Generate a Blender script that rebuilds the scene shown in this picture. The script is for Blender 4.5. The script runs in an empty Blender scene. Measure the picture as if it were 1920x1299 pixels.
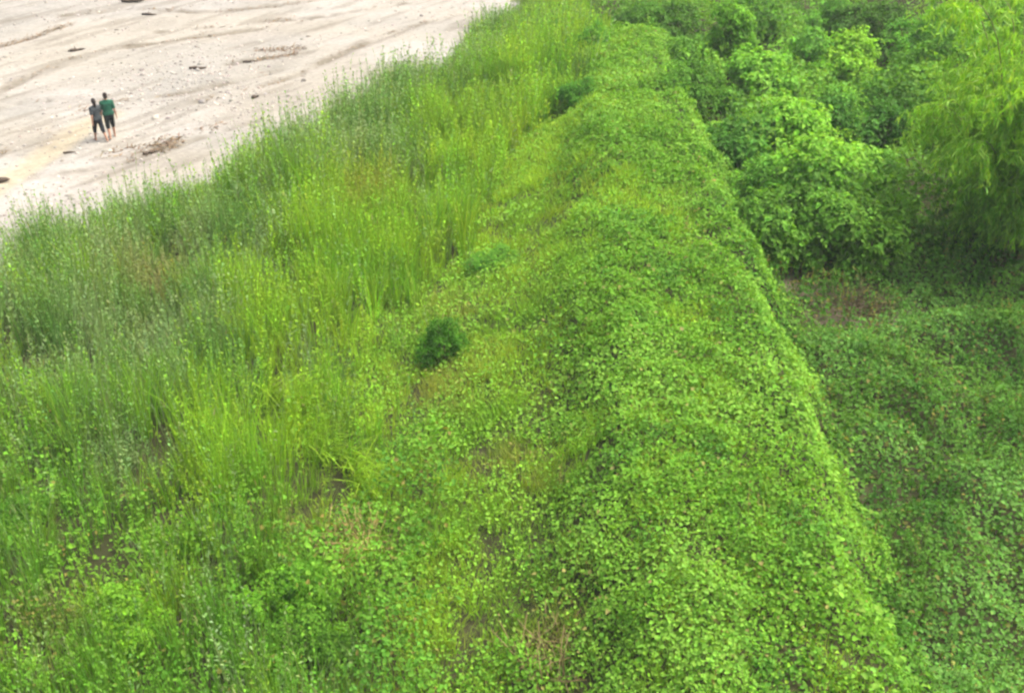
import bpy, bmesh, math
import numpy as np
from mathutils import Vector, Matrix

# ------------------------------------------------------------------ camera, sky, sun, exposure
scene = bpy.context.scene
COL = scene.collection
CAM_H, PITCH, FPX = 13.2, math.radians(30.0), 2060.0
cam_d = bpy.data.cameras.new('camera')
cam = bpy.data.objects.new('camera', cam_d); COL.objects.link(cam)
cam.location = (0, 0, CAM_H); cam.rotation_euler = (math.pi/2 - PITCH, 0, 0)
cam_d.sensor_width = 36.0; cam_d.lens = FPX/1920*36.0
cam_d.clip_start = 0.1; cam_d.clip_end = 5000
scene.camera = cam

SUN_EL, SUN_AZ = math.radians(62), math.radians(75)     # azimuth from +Y towards +X: light comes from the right
world = bpy.data.worlds.new('World'); scene.world = world; world.use_nodes = True
nt = world.node_tree; bg = nt.nodes['Background']
sky = nt.nodes.new('ShaderNodeTexSky'); sky.sky_type = 'NISHITA'; sky.sun_disc = False
sky.sun_elevation = SUN_EL; sky.sun_rotation = SUN_AZ
sky.air_density = 1.0; sky.dust_density = 10.0; sky.ozone_density = 0.3
nt.links.new(sky.outputs[0], bg.inputs[0]); bg.inputs[1].default_value = 0.15
sun_d = bpy.data.lights.new('sun', 'SUN'); sun_d.energy = 1.15; sun_d.angle = math.radians(22); sun_d.color = (1, .97, .92)
sun = bpy.data.objects.new('sun', sun_d); COL.objects.link(sun)
sdir = Vector((math.sin(SUN_AZ)*math.cos(SUN_EL), math.cos(SUN_AZ)*math.cos(SUN_EL), math.sin(SUN_EL)))
sun.rotation_euler = sdir.to_track_quat('Z', 'Y').to_euler(); sun.location = (20, 0, 40)
vs = scene.view_settings
vs.view_transform = 'Standard'; vs.look = 'None'; vs.exposure = 1.36; vs.gamma = 1.0; vs.use_curve_mapping = False
scene.render.engine = 'CYCLES'
cy = scene.cycles
cy.use_denoising = True; cy.max_bounces = 6; cy.diffuse_bounces = 4; cy.transmission_bounces = 4; cy.glossy_bounces = 2
cy.filter_width = 2.5; cy.use_adaptive_sampling = True

R = np.random.default_rng(7)

# ------------------------------------------------------------------ helpers: projection used for laying the place out
CP, SP = math.cos(PITCH), math.sin(PITCH)
def W(px, py, z=0.0):
    """ground point at height z that the photograph shows at pixel (px, py)"""
    u, v = (px-960)/FPX, (py-649.5)/FPX
    d = np.array([u, CP - v*SP, -SP - v*CP])
    t = (z-CAM_H)/d[2]
    return np.array([d[0]*t, d[1]*t, z])
def depth(x, y, z): return y*CP + (CAM_H-z)*SP
def sm(a, b, x):
    t = np.clip((np.asarray(x, float)-a)/(b-a), 0, 1); return t*t*(3-2*t)
def vnoise(x, y, s, seed=0):
    x = np.asarray(x, float)/s + seed*17.3; y = np.asarray(y, float)/s + seed*9.1
    i, j = np.floor(x).astype(np.int64), np.floor(y).astype(np.int64)
    fx, fy = x-i, y-j
    fx = fx*fx*(3-2*fx); fy = fy*fy*(3-2*fy)
    def h(a, b):
        n = (a*374761393 + b*668265263 + seed*1442695041) & 0xffffffff
        n = ((n ^ (n >> 13))*1274126177) & 0xffffffff
        return ((n ^ (n >> 16)) & 0xffff)/65535.0
    return (h(i,j)*(1-fx)+h(i+1,j)*fx)*(1-fy) + (h(i,j+1)*(1-fx)+h(i+1,j+1)*fx)*fy
def fbm(x, y, s, seed=0, o=3):
    r, a, t = 0, 1.0, 0
    for k in range(o):
        r = r + a*vnoise(x, y, s/2**k, seed+k*11); t += a; a *= .5
    return r/t
def lin(r, g, b):
    c = np.array([r, g, b])/255.0
    return np.where(c <= .04045, c/12.92, ((c+.055)/1.055)**2.4)

# sand edge: x of the bank's foot as a function of y
_e = np.array([W(*p)[:2] for p in [(-420,700),(-150,575),(0,500),(180,450),(330,392),(530,310),(700,215),(850,135),(950,60),(1010,-40),(1060,-160)]])
_e = _e[np.argsort(_e[:,1])]
def xs(y): return np.interp(y, _e[:,1], _e[:,0]) + (y > _e[-1,1])*(y-_e[-1,1])*.25 - (y < _e[0,1])*(_e[0,1]-y)*.6
def gz(x, y):
    x = np.asarray(x, float); y = np.asarray(y, float)
    d = x - xs(y)
    bank = -0.35 + 0.35*sm(-1.2, 0, d) + 0.55*sm(0, 4.5, d)
    left = np.interp(y, [0, 14, 22, 42, 60], [2.4, 2.3, 2.1, 3.5, 3.8])
    wob = 1.1*(fbm(x, y, 2.6, 4, 2)-.5)
    m = (sm(-5.2, -1.0, x-left)*.8 + sm(-1.8, .1, x-left+wob)*1.0)*(1-sm(43, 48, y))
    drop = sm(4.7+.02*(y-10), 6.5+.02*(y-10), x + 1.3*(fbm(x, y, 2.2, 3, 3)-.5))
    z = bank + m*(1-drop) + .25*(fbm(x, y, 3.0, 5)-.5)*sm(0, 2, d)
    return z

# blobs in world space: (x, y, rx, ry)
def blob(px, py, rx, ry, z=0.8):
    w = W(px, py, z); dd = depth(w[0], w[1], z)
    ang = math.atan2(CAM_H-z, w[1])
    return (w[0], w[1], rx*dd/FPX, ry*dd/FPX/math.sin(ang))
def bw(x, y, b, soft=1.0):
    q = ((x-b[0])/b[2])**2 + ((y-b[1])/b[3])**2 + .9*(fbm(x, y, .7, 31)-.5)
    return np.clip(np.exp(-np.clip(q, -1, 30)**1.0*1.2*soft), 0, 1)

# ------------------------------------------------------------------ helpers: objects
def tag(o, label=None, cat=None, group=None, kind=None):
    if label: o['label'] = label
    if cat: o['category'] = cat
    if group: o['group'] = group
    if kind: o['kind'] = kind
    return o
def link(name, me, mat, parent=None, loc=None):
    o = bpy.data.objects.new(name, me); COL.objects.link(o)
    if mat: me.materials.append(mat)
    if parent: o.parent = parent
    if loc is not None: o.location = loc
    return o
def empty(name, loc):
    o = bpy.data.objects.new(name, None); COL.objects.link(o); o.location = loc; o.empty_display_size = .3
    return o
def qmesh(name, V, F, C=None, smooth=False):
    """mesh from vertex array, equal-sized faces and an optional colour per vertex"""
    me = bpy.data.meshes.new(name)
    V = np.asarray(V, np.float32).reshape(-1, 3); F = np.asarray(F, np.int32); k = F.shape[1]
    me.vertices.add(len(V)); me.vertices.foreach_set('co', V.ravel())
    me.loops.add(F.size); me.loops.foreach_set('vertex_index', F.ravel())
    me.polygons.add(len(F)); me.polygons.foreach_set('loop_start', np.arange(0, F.size, k, dtype=np.int32))
    if smooth: me.polygons.foreach_set('use_smooth', np.ones(len(F), bool))
    if C is not None:
        a = me.attributes.new('tint', 'FLOAT_COLOR', 'POINT')
        a.data.foreach_set('color', np.concatenate([C, np.ones((len(C), 1))], 1).astype(np.float32).ravel())
    me.update(calc_edges=True)
    return me
def grid(x0, x1, y0, y1, step, zf):
    nx, ny = int((x1-x0)/step)+1, int((y1-y0)/step)+1
    X, Y = np.meshgrid(np.linspace(x0, x1, nx), np.linspace(y0, y1, ny))
    V = np.stack([X, Y, zf(X, Y)], -1).reshape(-1, 3)
    i = np.arange((nx-1)*(ny-1)); r, c = i//(nx-1), i % (nx-1); a = r*nx+c
    return V, np.stack([a, a+1, a+nx+1, a+nx], 1)
def unit(v): return v/np.maximum(np.linalg.norm(v, axis=-1, keepdims=True), 1e-9)

LEAF_F = np.array([[0,1,2,3],[0,3,5,4]])          # two halves folded on the midrib
def leaves(P, N, D, L, Wd, fold=.25, droop=.15):
    """P base points, N normals, D directions (made perpendicular), L length, Wd half width -> verts, faces"""
    n = len(P); N = unit(N); D = unit(D - N*np.sum(D*N, 1, keepdims=True)); S = np.cross(N, D)
    L = np.broadcast_to(L, n)[:,None]; w = np.broadcast_to(Wd, n)[:,None]
    up = N*w*fold*1.2
    b = P; t = P + D*L - N*L*droop*1.6
    l1 = P + D*L*.28 + S*w + up; l2 = P + D*L*.68 + S*w*.72 + up*.7 - N*L*droop*.6
    r1 = P + D*L*.28 - S*w + up; r2 = P + D*L*.68 - S*w*.72 + up*.7 - N*L*droop*.6
    V = np.stack([b, l1, l2, t, r1, r2], 1)
    F = (LEAF_F[None] + (np.arange(n)*6)[:,None,None]).reshape(-1, 4)
    return V.reshape(-1, 3), F
def blades(P, Dh, H, lean, Wd, curl, seg=3):
    """grass blades: base P, horizontal heading Dh, height H, lean (horizontal travel), width, curl"""
    n = len(P); S = np.stack([-Dh[:,1], Dh[:,0], np.zeros(n)], 1)
    a = R.uniform(0, math.pi, n)[:,None]                      # blade twisted about its own stem
    S = S*np.cos(a) + np.stack([Dh[:,0], Dh[:,1], np.zeros(n)], 1)*np.sin(a)
    H = np.broadcast_to(H, n); lean = np.broadcast_to(lean, n); Wd = np.broadcast_to(Wd, n); curl = np.broadcast_to(curl, n)
    rows = []
    for k in range(seg+1):
        t = k/seg
        c = P + np.concatenate([Dh[:,:2]*(lean*(t**1.8))[:,None], (H*(t - curl*t**3))[:,None]], 1)
        w = (Wd*(1.0 if k == 0 else (1-.85*t**1.6))/2)[:,None]
        rows += [c - S*w, c + S*w]
    V = np.stack(rows, 1); m = 2*(seg+1)
    f = np.array([[2*k, 2*k+1, 2*k+3, 2*k+2] for k in range(seg)])
    return V.reshape(-1, 3), (f[None] + (np.arange(n)*m)[:,None,None]).reshape(-1, 4), m
def rnd_dir(n):
    a = R.uniform(0, 2*math.pi, n); return np.stack([np.cos(a), np.sin(a), np.zeros(n)], 1)
def scatter(n_per, x0, x1, y0, y1, wf):
    """random points, thinned by weight wf and by distance"""
    n = int((x1-x0)*(y1-y0)*n_per)
    x, y = R.uniform(x0, x1, n), R.uniform(y0, y1, n)
    dd = depth(x, y, 1.0)
    keep = (np.abs(x) < .5*dd + 3.5) & (R.random(n) < wf(x, y))
    return x[keep], y[keep]
def jitter(C, v=.18, h=.06):
    n = len(C); g = np.exp(R.normal(0, v, (n, 1)))
    return np.clip(C*g*np.exp(R.normal(0, h, (n, 3))), .002, .9)
def mixc(a, b, t): return a*(1-t[:,None]) + b*t[:,None]

# ------------------------------------------------------------------ materials
def nodes(name):
    m = bpy.data.materials.new(name); m.use_nodes = True
    return m, m.node_tree.nodes, m.node_tree.links, m.node_tree.nodes['Principled BSDF']
def foliage(name, trans=.38, rough=.65, spec=.13, tcol=(1.25, 1.15, .5)):
    m, N, Lk, p = nodes(name)
    at = N.new('ShaderNodeAttribute'); at.attribute_name = 'tint'
    oi = N.new('ShaderNodeObjectInfo')
    oc = N.new('ShaderNodeMix'); oc.data_type = 'RGBA'; oc.blend_type = 'MULTIPLY'; oc.inputs[0].default_value = 1
    Lk.new(at.outputs['Color'], oc.inputs[6]); Lk.new(oi.outputs['Color'], oc.inputs[7])
    Lk.new(oc.outputs[2], p.inputs['Base Color'])
    p.inputs['Roughness'].default_value = rough; p.inputs['Specular IOR Level'].default_value = spec
    mul = N.new('ShaderNodeMix'); mul.data_type = 'RGBA'; mul.blend_type = 'MULTIPLY'; mul.inputs[0].default_value = 1
    Lk.new(oc.outputs[2], mul.inputs[6]); mul.inputs[7].default_value = (*tcol, 1)
    tr = N.new('ShaderNodeBsdfTranslucent'); Lk.new(mul.outputs[2], tr.inputs[0])
    mx = N.new('ShaderNodeMixShader'); mx.inputs[0].default_value = trans
    Lk.new(p.outputs[0], mx.inputs[1]); Lk.new(tr.outputs[0], mx.inputs[2])
    Lk.new(mx.outputs[0], N['Material Output'].inputs[0])
    return m
def plain(name, c1, c2, scale=6, rough=.85, bump=.3, dist=.02, detail=6):
    m, N, Lk, p = nodes(name)
    tc = N.new('ShaderNodeTexCoord'); no = N.new('ShaderNodeTexNoise'); no.inputs['Scale'].default_value = scale; no.inputs['Detail'].default_value = detail
    Lk.new(tc.outputs['Object'], no.inputs['Vector'])
    r = N.new('ShaderNodeValToRGB'); r.color_ramp.elements[0].position = .35; r.color_ramp.elements[1].position = .65
    r.color_ramp.elements[0].color = (*c1, 1); r.color_ramp.elements[1].color = (*c2, 1)
    Lk.new(no.outputs[0], r.inputs[0]); Lk.new(r.outputs[0], p.inputs['Base Color'])
    b = N.new('ShaderNodeBump'); b.inputs['Strength'].default_value = bump; b.inputs['Distance'].default_value = dist
    Lk.new(no.outputs[0], b.inputs['Height']); Lk.new(b.outputs[0], p.inputs['Normal'])
    p.inputs['Roughness'].default_value = rough; p.inputs['Specular IOR Level'].default_value = .2
    return m
M_leaf = foliage('leaf'); M_grass = foliage('grass_blade', .4, .75, .08); M_bamboo = foliage('bamboo_leaf', .48, .45, .35)
M_bark = plain('bark', (.05,.035,.02), (.11,.085,.05), 14)
M_wood = plain('driftwood', (.045,.035,.028), (.12,.095,.07), 9)
M_dry = foliage('dry_stem', 0.0, .8, .1)
M_soil = None
M_stone = foliage('pale_stone', 0.0, .9, .2)

def sand_material(name):
    m, N, Lk, p = nodes(name)
    geo = N.new('ShaderNodeNewGeometry'); at = N.new('ShaderNodeAttribute'); at.attribute_name = 'tint'
    n1 = N.new('ShaderNodeTexNoise'); n1.inputs['Scale'].default_value = 5; n1.inputs['Detail'].default_value = 9; n1.inputs['Roughness'].default_value = .75
    Lk.new(geo.outputs['Position'], n1.inputs['Vector'])
    r = N.new('ShaderNodeMapRange'); r.inputs[1].default_value = .3; r.inputs[2].default_value = .7; r.inputs[3].default_value = .8; r.inputs[4].default_value = 1.16
    Lk.new(n1.outputs[0], r.inputs[0])
    mul = N.new('ShaderNodeVectorMath'); mul.operation = 'SCALE'
    Lk.new(at.outputs['Color'], mul.inputs[0]); Lk.new(r.outputs[0], mul.inputs['Scale'])
    Lk.new(mul.outputs[0], p.inputs['Base Color'])
    n2 = N.new('ShaderNodeTexNoise'); n2.inputs['Scale'].default_value = 9; n2.inputs['Detail'].default_value = 8
    Lk.new(geo.outputs['Position'], n2.inputs['Vector'])
    b = N.new('ShaderNodeBump'); b.inputs['Strength'].default_value = .5; b.inputs['Distance'].default_value = .05
    Lk.new(n2.outputs[0], b.inputs['Height']); Lk.new(b.outputs[0], p.inputs['Normal'])
    p.inputs['Roughness'].default_value = .95; p.inputs['Specular IOR Level'].default_value = .1
    return m
M_sand = sand_material('sand'); M_soil = sand_material('soil')

# ------------------------------------------------------------------ riverbed sand
SAND, GRAVEL, BEIGE, PALE, DAMP = (.43*lin(*c) for c in ((200,197,184), (184,184,176), (212,204,178), (209,207,199), (134,127,110)))
def seg_dist(x, y, pts):
    d = np.full(np.shape(x), 1e9); s = np.zeros(np.shape(x))
    for (a, b) in zip(pts[:-1], pts[1:]):
        ab = b-a; t = np.clip(((x-a[0])*ab[0]+(y-a[1])*ab[1])/ab.dot(ab), 0, 1)
        q = np.hypot(x-a[0]-t*ab[0], y-a[1]-t*ab[1]); cr = ab[0]*(y-a[1])-ab[1]*(x-a[0])
        s = np.where(q < d, np.sign(cr), s); d = np.minimum(d, q)
    return d, s
def poly(*pp): return [W(a, b)[:2] for a, b in pp]
LEDGES = [poly((-60,205),(0,170),(80,130),(170,95),(300,80),(430,62),(560,40),(760,5)),
          poly((120,30),(240,16),(400,24),(520,12),(640,-8)),
          poly((-40,210),(40,190),(110,185),(200,190),(330,178),(450,150),(540,128)),
          poly((70,330),(150,318),(240,300),(300,278),(380,255),(480,225)),
          poly((180,300),(280,285),(330,262),(420,235)),
          poly((380,190),(470,170),(560,140),(640,100),(740,60),(880,20)),
          poly((-30,300),(60,262),(120,215),(160,205)),
          poly((300,60),(420,48),(620,30)), poly((-20,92),(60,70),(130,44)), poly((430,120),(520,108),(600,95))]
PATHS = poly((-60,385),(0,345),(70,300),(130,255),(200,215))
def sand_z(x, y):
    z = .10*(fbm(x, y, 6, 41)-.5) + .05*(fbm(x, y, 1.3, 42)-.5) + .03*(fbm(x, y, .45, 47)-.5)
    for i, L in enumerate(LEDGES):
        d, s = seg_dist(x, y, L)
        d = d + .35*(fbm(x, y, 1.1, 50+i)-.5)
        k = sm(.25, .75, fbm(x, y, 2.2, 70+i))
        z = z - .09*k*np.exp(-(d/.22)**2) + .05*k*np.where(s > 0, 1, -.3)*np.exp(-(d/.9)**2)
    u, v = x*.52+y*.85, x*.85-y*.52                       # along and across the old flood channels
    z = z + .05*(fbm(u*.14, v, .55, 48, 3)-.5)
    d, s = seg_dist(x, y, PATHS)
    return z - .07*np.exp(-(d/.55)**4)
def sand_c(x, y):
    n = len(x)
    c = np.repeat(SAND[None], n, 0)
    c = mixc(c, np.repeat(PALE[None], n, 0), sm(.4, .65, fbm(x*.6+y*.4, y-x*.3, 5, 61)))
    g = sm(.42, .6, fbm(x, y, 5.5, 62))*.6
    for b in (blob(330,150,170,60,0), blob(40,30,90,50,0), blob(40,200,80,30,0)): g = np.maximum(g, bw(x, y, b)*.95)
    c = mixc(c, np.repeat(GRAVEL[None], n, 0), g)
    d, s = seg_dist(x, y, PATHS); c = mixc(c, np.repeat(BEIGE[None], n, 0), np.exp(-(d/.6)**4))
    w = np.zeros(n)
    for i, L in enumerate(LEDGES):
        d, s = seg_dist(x, y, L); d = d + .5*(fbm(x, y, .9, 50+i)-.5)
        w = np.maximum(w, .75*np.exp(-(d/.25)**2)*sm(.3, .7, fbm(x, y, 1.7, 70+i)))
    for b in (blob(70,270,70,25,0), blob(300,300,90,20,0)): w = np.maximum(w, bw(x, y, b)*.35)
    c = mixc(c, np.repeat(DAMP[None], n, 0), w)
    u, v = x*.52+y*.85, x*.85-y*.52
    c = mixc(c, np.repeat(DAMP[None], n, 0), .38*sm(.58, .74, fbm(u*.12, v, .5, 64, 3)) + .2*sm(.55, .75, fbm(u*.3, v, 2.2, 65)))
    sp = R.random(n); c = c*np.where(sp < .05, .82, np.where(sp > .95, 1.12, 1))[:,None]
    return c*(1+.10*(fbm(x, y, .35, 63)-.5))[:,None]
SV, SF = grid(-34, 6, 22, 76, .15, sand_z)
# sink the patch's rim a little so that the far sheet meets it without a seam
me = qmesh('riverbed', SV, SF, sand_c(SV[:,0], SV[:,1]), True)
tag(link('riverbed', me, M_sand), kind='structure')
FV, FF = grid(-1500, 1500, -300, 2500, 50, lambda x, y: np.full(np.shape(x), -.3))
tag(link('ground', qmesh('ground', FV, FF, np.repeat(SAND[None], len(FV), 0)), M_sand), kind='structure')

# ------------------------------------------------------------------ bank terrain under the plants
BV, BF = grid(-30, 34, 2, 90, .4, gz)
BARE = [blob(1475,532,75,24,.6), blob(1610,580,70,30,.6)]; BARE_LOW = BARE + [blob(1530,610,120,45,.6)]
def bmax(x, y, bl, soft=1.0):
    r = np.zeros(len(x))
    for b in bl: r = np.maximum(r, bw(x, y, b, soft))
    return r
bc = mixc(np.repeat(np.array([[.022,.028,.010]]), len(BV), 0), np.repeat(np.array([[.05,.05,.022]]), len(BV), 0), fbm(BV[:,0], BV[:,1], 1.5, 19))
bc = mixc(bc, np.repeat(np.array([[.20,.165,.12]]), len(BV), 0), np.clip(bmax(BV[:,0], BV[:,1], BARE, .8)*1.1, 0, 1))
tag(link('terrain', qmesh('terrain', BV, BF, bc, smooth=True), M_soil), kind='structure')

# ------------------------------------------------------------------ colours of the plants
C_REED = lin(98, 138, 66); C_REED2 = lin(124, 152, 98); C_YEL = lin(132, 172, 46); C_YEL2 = lin(106, 156, 46)
C_VINE = lin(101, 150, 44); C_VINE2 = lin(120, 167, 62); C_VINE3 = lin(84, 135, 44)
C_LOW = lin(84, 130, 46); C_LOW2 = lin(96, 144, 62); C_LOW3 = lin(64, 110, 38)
C_MID = lin(110, 150, 48); C_BROWN = lin(132, 116, 66); C_DRY = lin(150, 128, 88); C_DEEP = lin(54, 90, 24)
def rep(c, n): return np.repeat(np.asarray(c)[None], n, 0)

GAPS = [blob(512,770,22,75), blob(210,1010,26,50), blob(118,1000,30,40), blob(375,1075,55,24), blob(640,893,45,26),
        blob(600,940,60,25), blob(520,1190,48,38), blob(600,1250,60,35), blob(640,1180,40,30), blob(790,375,34,34), blob(850,205,24,30),
        blob(1050,460,40,14), blob(930,985,22,20,1.6), blob(310,860,30,50), blob(20,985,40,40), blob(480,1120,40,20), blob(300,1180,36,26)]
BROWNS = [blob(690,385,55,36), blob(1040,1150,62,52,1.6), blob(560,985,60,26), blob(640,1010,60,40), blob(90,1180,90,50), blob(840,590,60,40),
          blob(950,900,60,30), blob(300,520,60,40), blob(840,730,90,50), blob(1010,900,50,20,1.5)]
GREYS = [blob(240,620,250,170), blob(120,500,150,70), blob(420,430,130,60), blob(690,260,140,80), blob(330,480,200,70), blob(560,300,60,60), blob(450,800,60,70), blob(250,880,80,60), blob(740,170,80,60)]
YELS = [blob(570,560,90,150), blob(430,850,90,110), blob(560,850,80,70), blob(880,260,130,90), blob(640,420,130,80), blob(200,1020,26,70), blob(700,480,120,60), blob(450,560,30,60)]
TUFTS = [blob(545,265,48,30,.3), blob(740,175,60,30,.3), blob(890,95,34,30,.3), blob(85,450,50,26,.3), blob(330,370,40,22,.3), blob(220,400,26,18,.3), blob(640,215,26,22,.3)]
# zone weights in world space -----------------------------------------------------------------
def z_tall(x, y):      # tall grass between the sand and the slope
    d = x - xs(y)
    right = np.interp(y, [0, 14, 18, 22, 27, 33, 40, 48, 62], [-2.9, -3.1, -3.2, -3.1, -1.7, 0.0, 1.8, 3.2, 4.0]) + 3.0*(fbm(x, y, 2.6, 21)-.5)
    return np.maximum(np.clip(bmax(x, y, TUFTS, 1.2)*1.5, 0, 1), sm(-.2, .8, d + 4.6*(fbm(x, y, 2.2, 23, 2)-.5)))*(1-sm(-1.2, 1.2, x-right))
def z_weeds(x, y):     # mixed weeds at the near end of the tall grass
    return np.clip(sm(.3, .5, fbm(x, y, 2.0, 25)) + 1-sm(10.5, 12.5, y), 0, 1)*(1-sm(15.0, 18.0, y + .28*x))*(1-sm(-1.8, -.6, x))
def plateau_left(y): return np.interp(y, [0, 22, 42, 60], [1.8, 1.8, 3.3, 3.6])
def z_vine(x, y):
    l = plateau_left(y) - .2 - np.interp(y, [8, 10, 12, 16], [6.0, 3.2, .8, .1])
    return sm(-1.3, .6, x-l+2.0*(fbm(x, y, 1.8, 27)-.5))*(1-sm(5.9, 6.5, x+1.2*(fbm(x, y, 1.6, 28)-.5)-.02*(y-10)))*(1-sm(44, 48, y))
def z_slope(x, y):     # short growth on the slope between the tall grass and the creeper
    return (1-z_tall(x, y))*(1-.6*z_vine(x, y))*sm(.5, 2, x-xs(y))*(1-sm(4, 5, x))
def z_low(x, y):       # dark low cover on the ground right of the creeper bank
    return sm(5.6, 6.3, x + .5*(fbm(x, y, 1.1, 29)-.5) - .02*(y-10))

# ------------------------------------------------------------------ tall grass (tussocks)
def tussocks(name, label, x, y, nb, Hf, Cf, wd=.022, spread=.16, leanf=.45, heads=0.0, mat=None, curl=.12, seg=2):
    n = len(x); H = Hf(x, y); C = jitter(Cf(x, y), .12, .05)
    k = np.repeat(np.arange(n), nb); m = len(k)
    a = R.uniform(0, 2*math.pi, m); r = spread*np.sqrt(R.random(m))
    bx, by = x[k]+r*np.cos(a), y[k]+r*np.sin(a)
    P = np.stack([bx, by, gz(bx, by)-.03], 1)
    h = H[k]*R.uniform(.55, 1.12, m)
    wind = np.stack([.06+.5*(fbm(x, y, 3, 81)-.5), .5*(fbm(x, y, 3, 82)-.5)], 1)
    D = np.stack([np.cos(a), np.sin(a)], 1)*R.uniform(.2, 1, (m, 1)) + wind[k] + R.normal(0, .25, (m, 2))
    D = np.concatenate([unit(D), np.zeros((m, 1))], 1)
    dd = depth(bx, by, 1)
    V, F, q = blades(P, D, h, h*leanf*R.uniform(.2, 1.1, m), wd*R.uniform(.6, 1.35, m)*np.clip(dd/26, .75, 1.5), curl*R.uniform(.2, 2.2, m), seg)
    CV = np.repeat(jitter(C[k], .16, .05), q, 0)
    if heads > 0:
        s = R.random(m) < heads; T = V.reshape(m, q, 3)[s][:, -2:].mean(1); n2 = len(T)
        V2, F2, q2 = blades(T-[0,0,.05], D[s], R.uniform(.10, .20, n2), R.uniform(.03, .10, n2), R.uniform(.018, .034, n2), .1, 2)
        F = np.concatenate([F, F2+len(V)]); V = np.concatenate([V, V2])
        CV = np.concatenate([CV, np.repeat(jitter(rep(lin(136,146,92), n2), .12, .05), q2, 0)])
    o = link(name, qmesh(name, V, F, CV), mat or M_grass)
    return tag(o, label, 'grass', kind='stuff')

def grey_amt(x, y): return np.clip(bmax(x, y, GREYS, .8)*1.1 + .5*sm(.5, .7, fbm(x, y, 1.6, 91)) + .6*np.exp(-np.clip(x-xs(y), 0, 9)/1.4) - bmax(x, y, YELS), 0, 1)
def open_amt(x, y): return (1-np.clip(bmax(x, y, GAPS, .9)*1.5, 0, 1))*(1-.6*sm(.60, .70, fbm(x, y, 1.7, 98, 3)))
def gap_h(x, y): return .28+.72*open_amt(x, y)
def H_tall(x, y):
    d = x-xs(y)
    return gap_h(x, y)*np.clip((.75 + .7*bmax(x, y, TUFTS) + .75*sm(0, 1.6, d) + 2.0*(fbm(x, y, 1.7, 93, 2)-.47))*(1-.22*(1-sm(13, 19, y)))*(1-.35*bmax(x, y, BROWNS)), .3, 2.1)
def C_grey(x, y):
    n = len(x); c = mixc(rep(C_REED, n), rep(C_REED2, n), sm(.35, .65, fbm(x, y, .9, 95)))
    return mixc(c, rep(C_BROWN, n), bmax(x, y, BROWNS)*.6)
def C_yel(x, y):
    n = len(x); c = mixc(rep(C_YEL2, n), rep(C_YEL, n), np.clip(sm(.35, .65, fbm(x, y, 1.2, 96)) + bmax(x, y, YELS)*.6, 0, 1))
    c = mixc(c, rep(C_BROWN, n), bmax(x, y, BROWNS)*.7)
    c = mixc(c, rep(C_VINE3, n), .75*(1-sm(13, 17, y + .2*x))*sm(.3, .6, fbm(x, y, 1.8, 94)))
    return mixc(c, rep(C_MID, n), sm(.55, .75, fbm(x, y, 2.0, 97))*.6)
x, y = scatter(8, -26, 6, 8, 66, lambda x, y: z_tall(x, y)*grey_amt(x, y)*(.3+.7*open_amt(x, y)))
tussocks('reed_grass', 'grey-green feathery reed grass in drifts along the sand', x, y, 20, H_tall, C_grey, .019, .17, .28, .03)
x, y = scatter(8.5, -26, 7, 8, 66, lambda x, y: z_tall(x, y)*(1-grey_amt(x, y))*(.3+.7*open_amt(x, y)))
tussocks('tall_grass', 'bright yellow-green tall grass between sand and creeper bank', x, y, 22, H_tall, C_yel, .022, .17, .34, .02, seg=3)
def stalks(name, label, x, y, Hf, Cf, nl=14, leaf=.14, wd=.021):
    """upright weed stems set with small narrow leaves all the way up"""
    n = len(x); H = Hf(x, y)*R.uniform(.6, 1.25, n); C = jitter(Cf(x, y), .16, .06)
    lean = R.normal(0, .12, (n, 2)) + .35*np.stack([fbm(x, y, 1.4, 86)-.5, fbm(x, y, 1.4, 87)-.5], 1); g = gz(x, y)
    k = np.repeat(np.arange(n), nl); m = len(k); t = np.tile(np.linspace(.18, 1.0, nl), n) + R.normal(0, .02, m)
    sc = np.clip(depth(x, y, 1)/26, .8, 1.5)[k]
    c = np.stack([x[k]+lean[k,0]*H[k]*t**1.6, y[k]+lean[k,1]*H[k]*t**1.6, g[k]+H[k]*t], 1)
    D = unit(rnd_dir(m) + np.stack([np.zeros(m), np.zeros(m), R.uniform(.1, 1.2, m) + 1.2*t**3], 1))
    L = leaf*R.uniform(.6, 1.3, m)*(1.25-.7*t)*sc; S = unit(np.cross(D, np.array([0, 0, 1.0]) + R.normal(0, .2, (m, 3))))*(wd*sc*R.uniform(.7, 1.3, m))[:,None]
    d = D*L[:,None]; drop = np.array([0, 0, 1.0])*(L*.25)[:,None]
    V = np.stack([c, c+d*.45+S, c+d-drop, c+d*.45-S], 1).reshape(-1, 3); F = np.arange(m*4).reshape(-1, 4)
    CV = np.repeat(jitter(C[k], .15, .05), 4, 0)
    B = np.stack([x, y, g-.02], 1); T = np.stack([x+lean[:,0]*H, y+lean[:,1]*H, g+H*1.02], 1); w = np.array([.007, 0, 0])
    V2 = np.stack([B-w, B+w, T+w*.4, T-w*.4], 1).reshape(-1, 3)
    V = np.concatenate([V, V2]); F = np.concatenate([F, np.arange(n*4).reshape(-1, 4)+m*4]); CV = np.concatenate([CV, np.repeat(C*.9, 4, 0)])
    return tag(link(name, qmesh(name, V, F, CV), M_grass), label, 'weeds', kind='stuff')
x, y = scatter(24, -26, 6, 8, 66, lambda x, y: z_tall(x, y)*np.clip(grey_amt(x, y)+.12, 0, 1)*(.25+.75*open_amt(x, y)))
stalks('feathery_weeds', 'upright feathery grey-green weed stems standing along the sand', x, y, lambda x, y: H_tall(x, y)*1.08, C_grey)
x, y = scatter(19, -26, 7, 8, 66, lambda x, y: z_tall(x, y)*(1-grey_amt(x, y))*(.25+.75*open_amt(x, y)))
stalks('yellow_weeds', 'upright bright yellow-green leafy weeds mixed into the tall grass', x, y, lambda x, y: H_tall(x, y)*1.05, C_yel)
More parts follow.
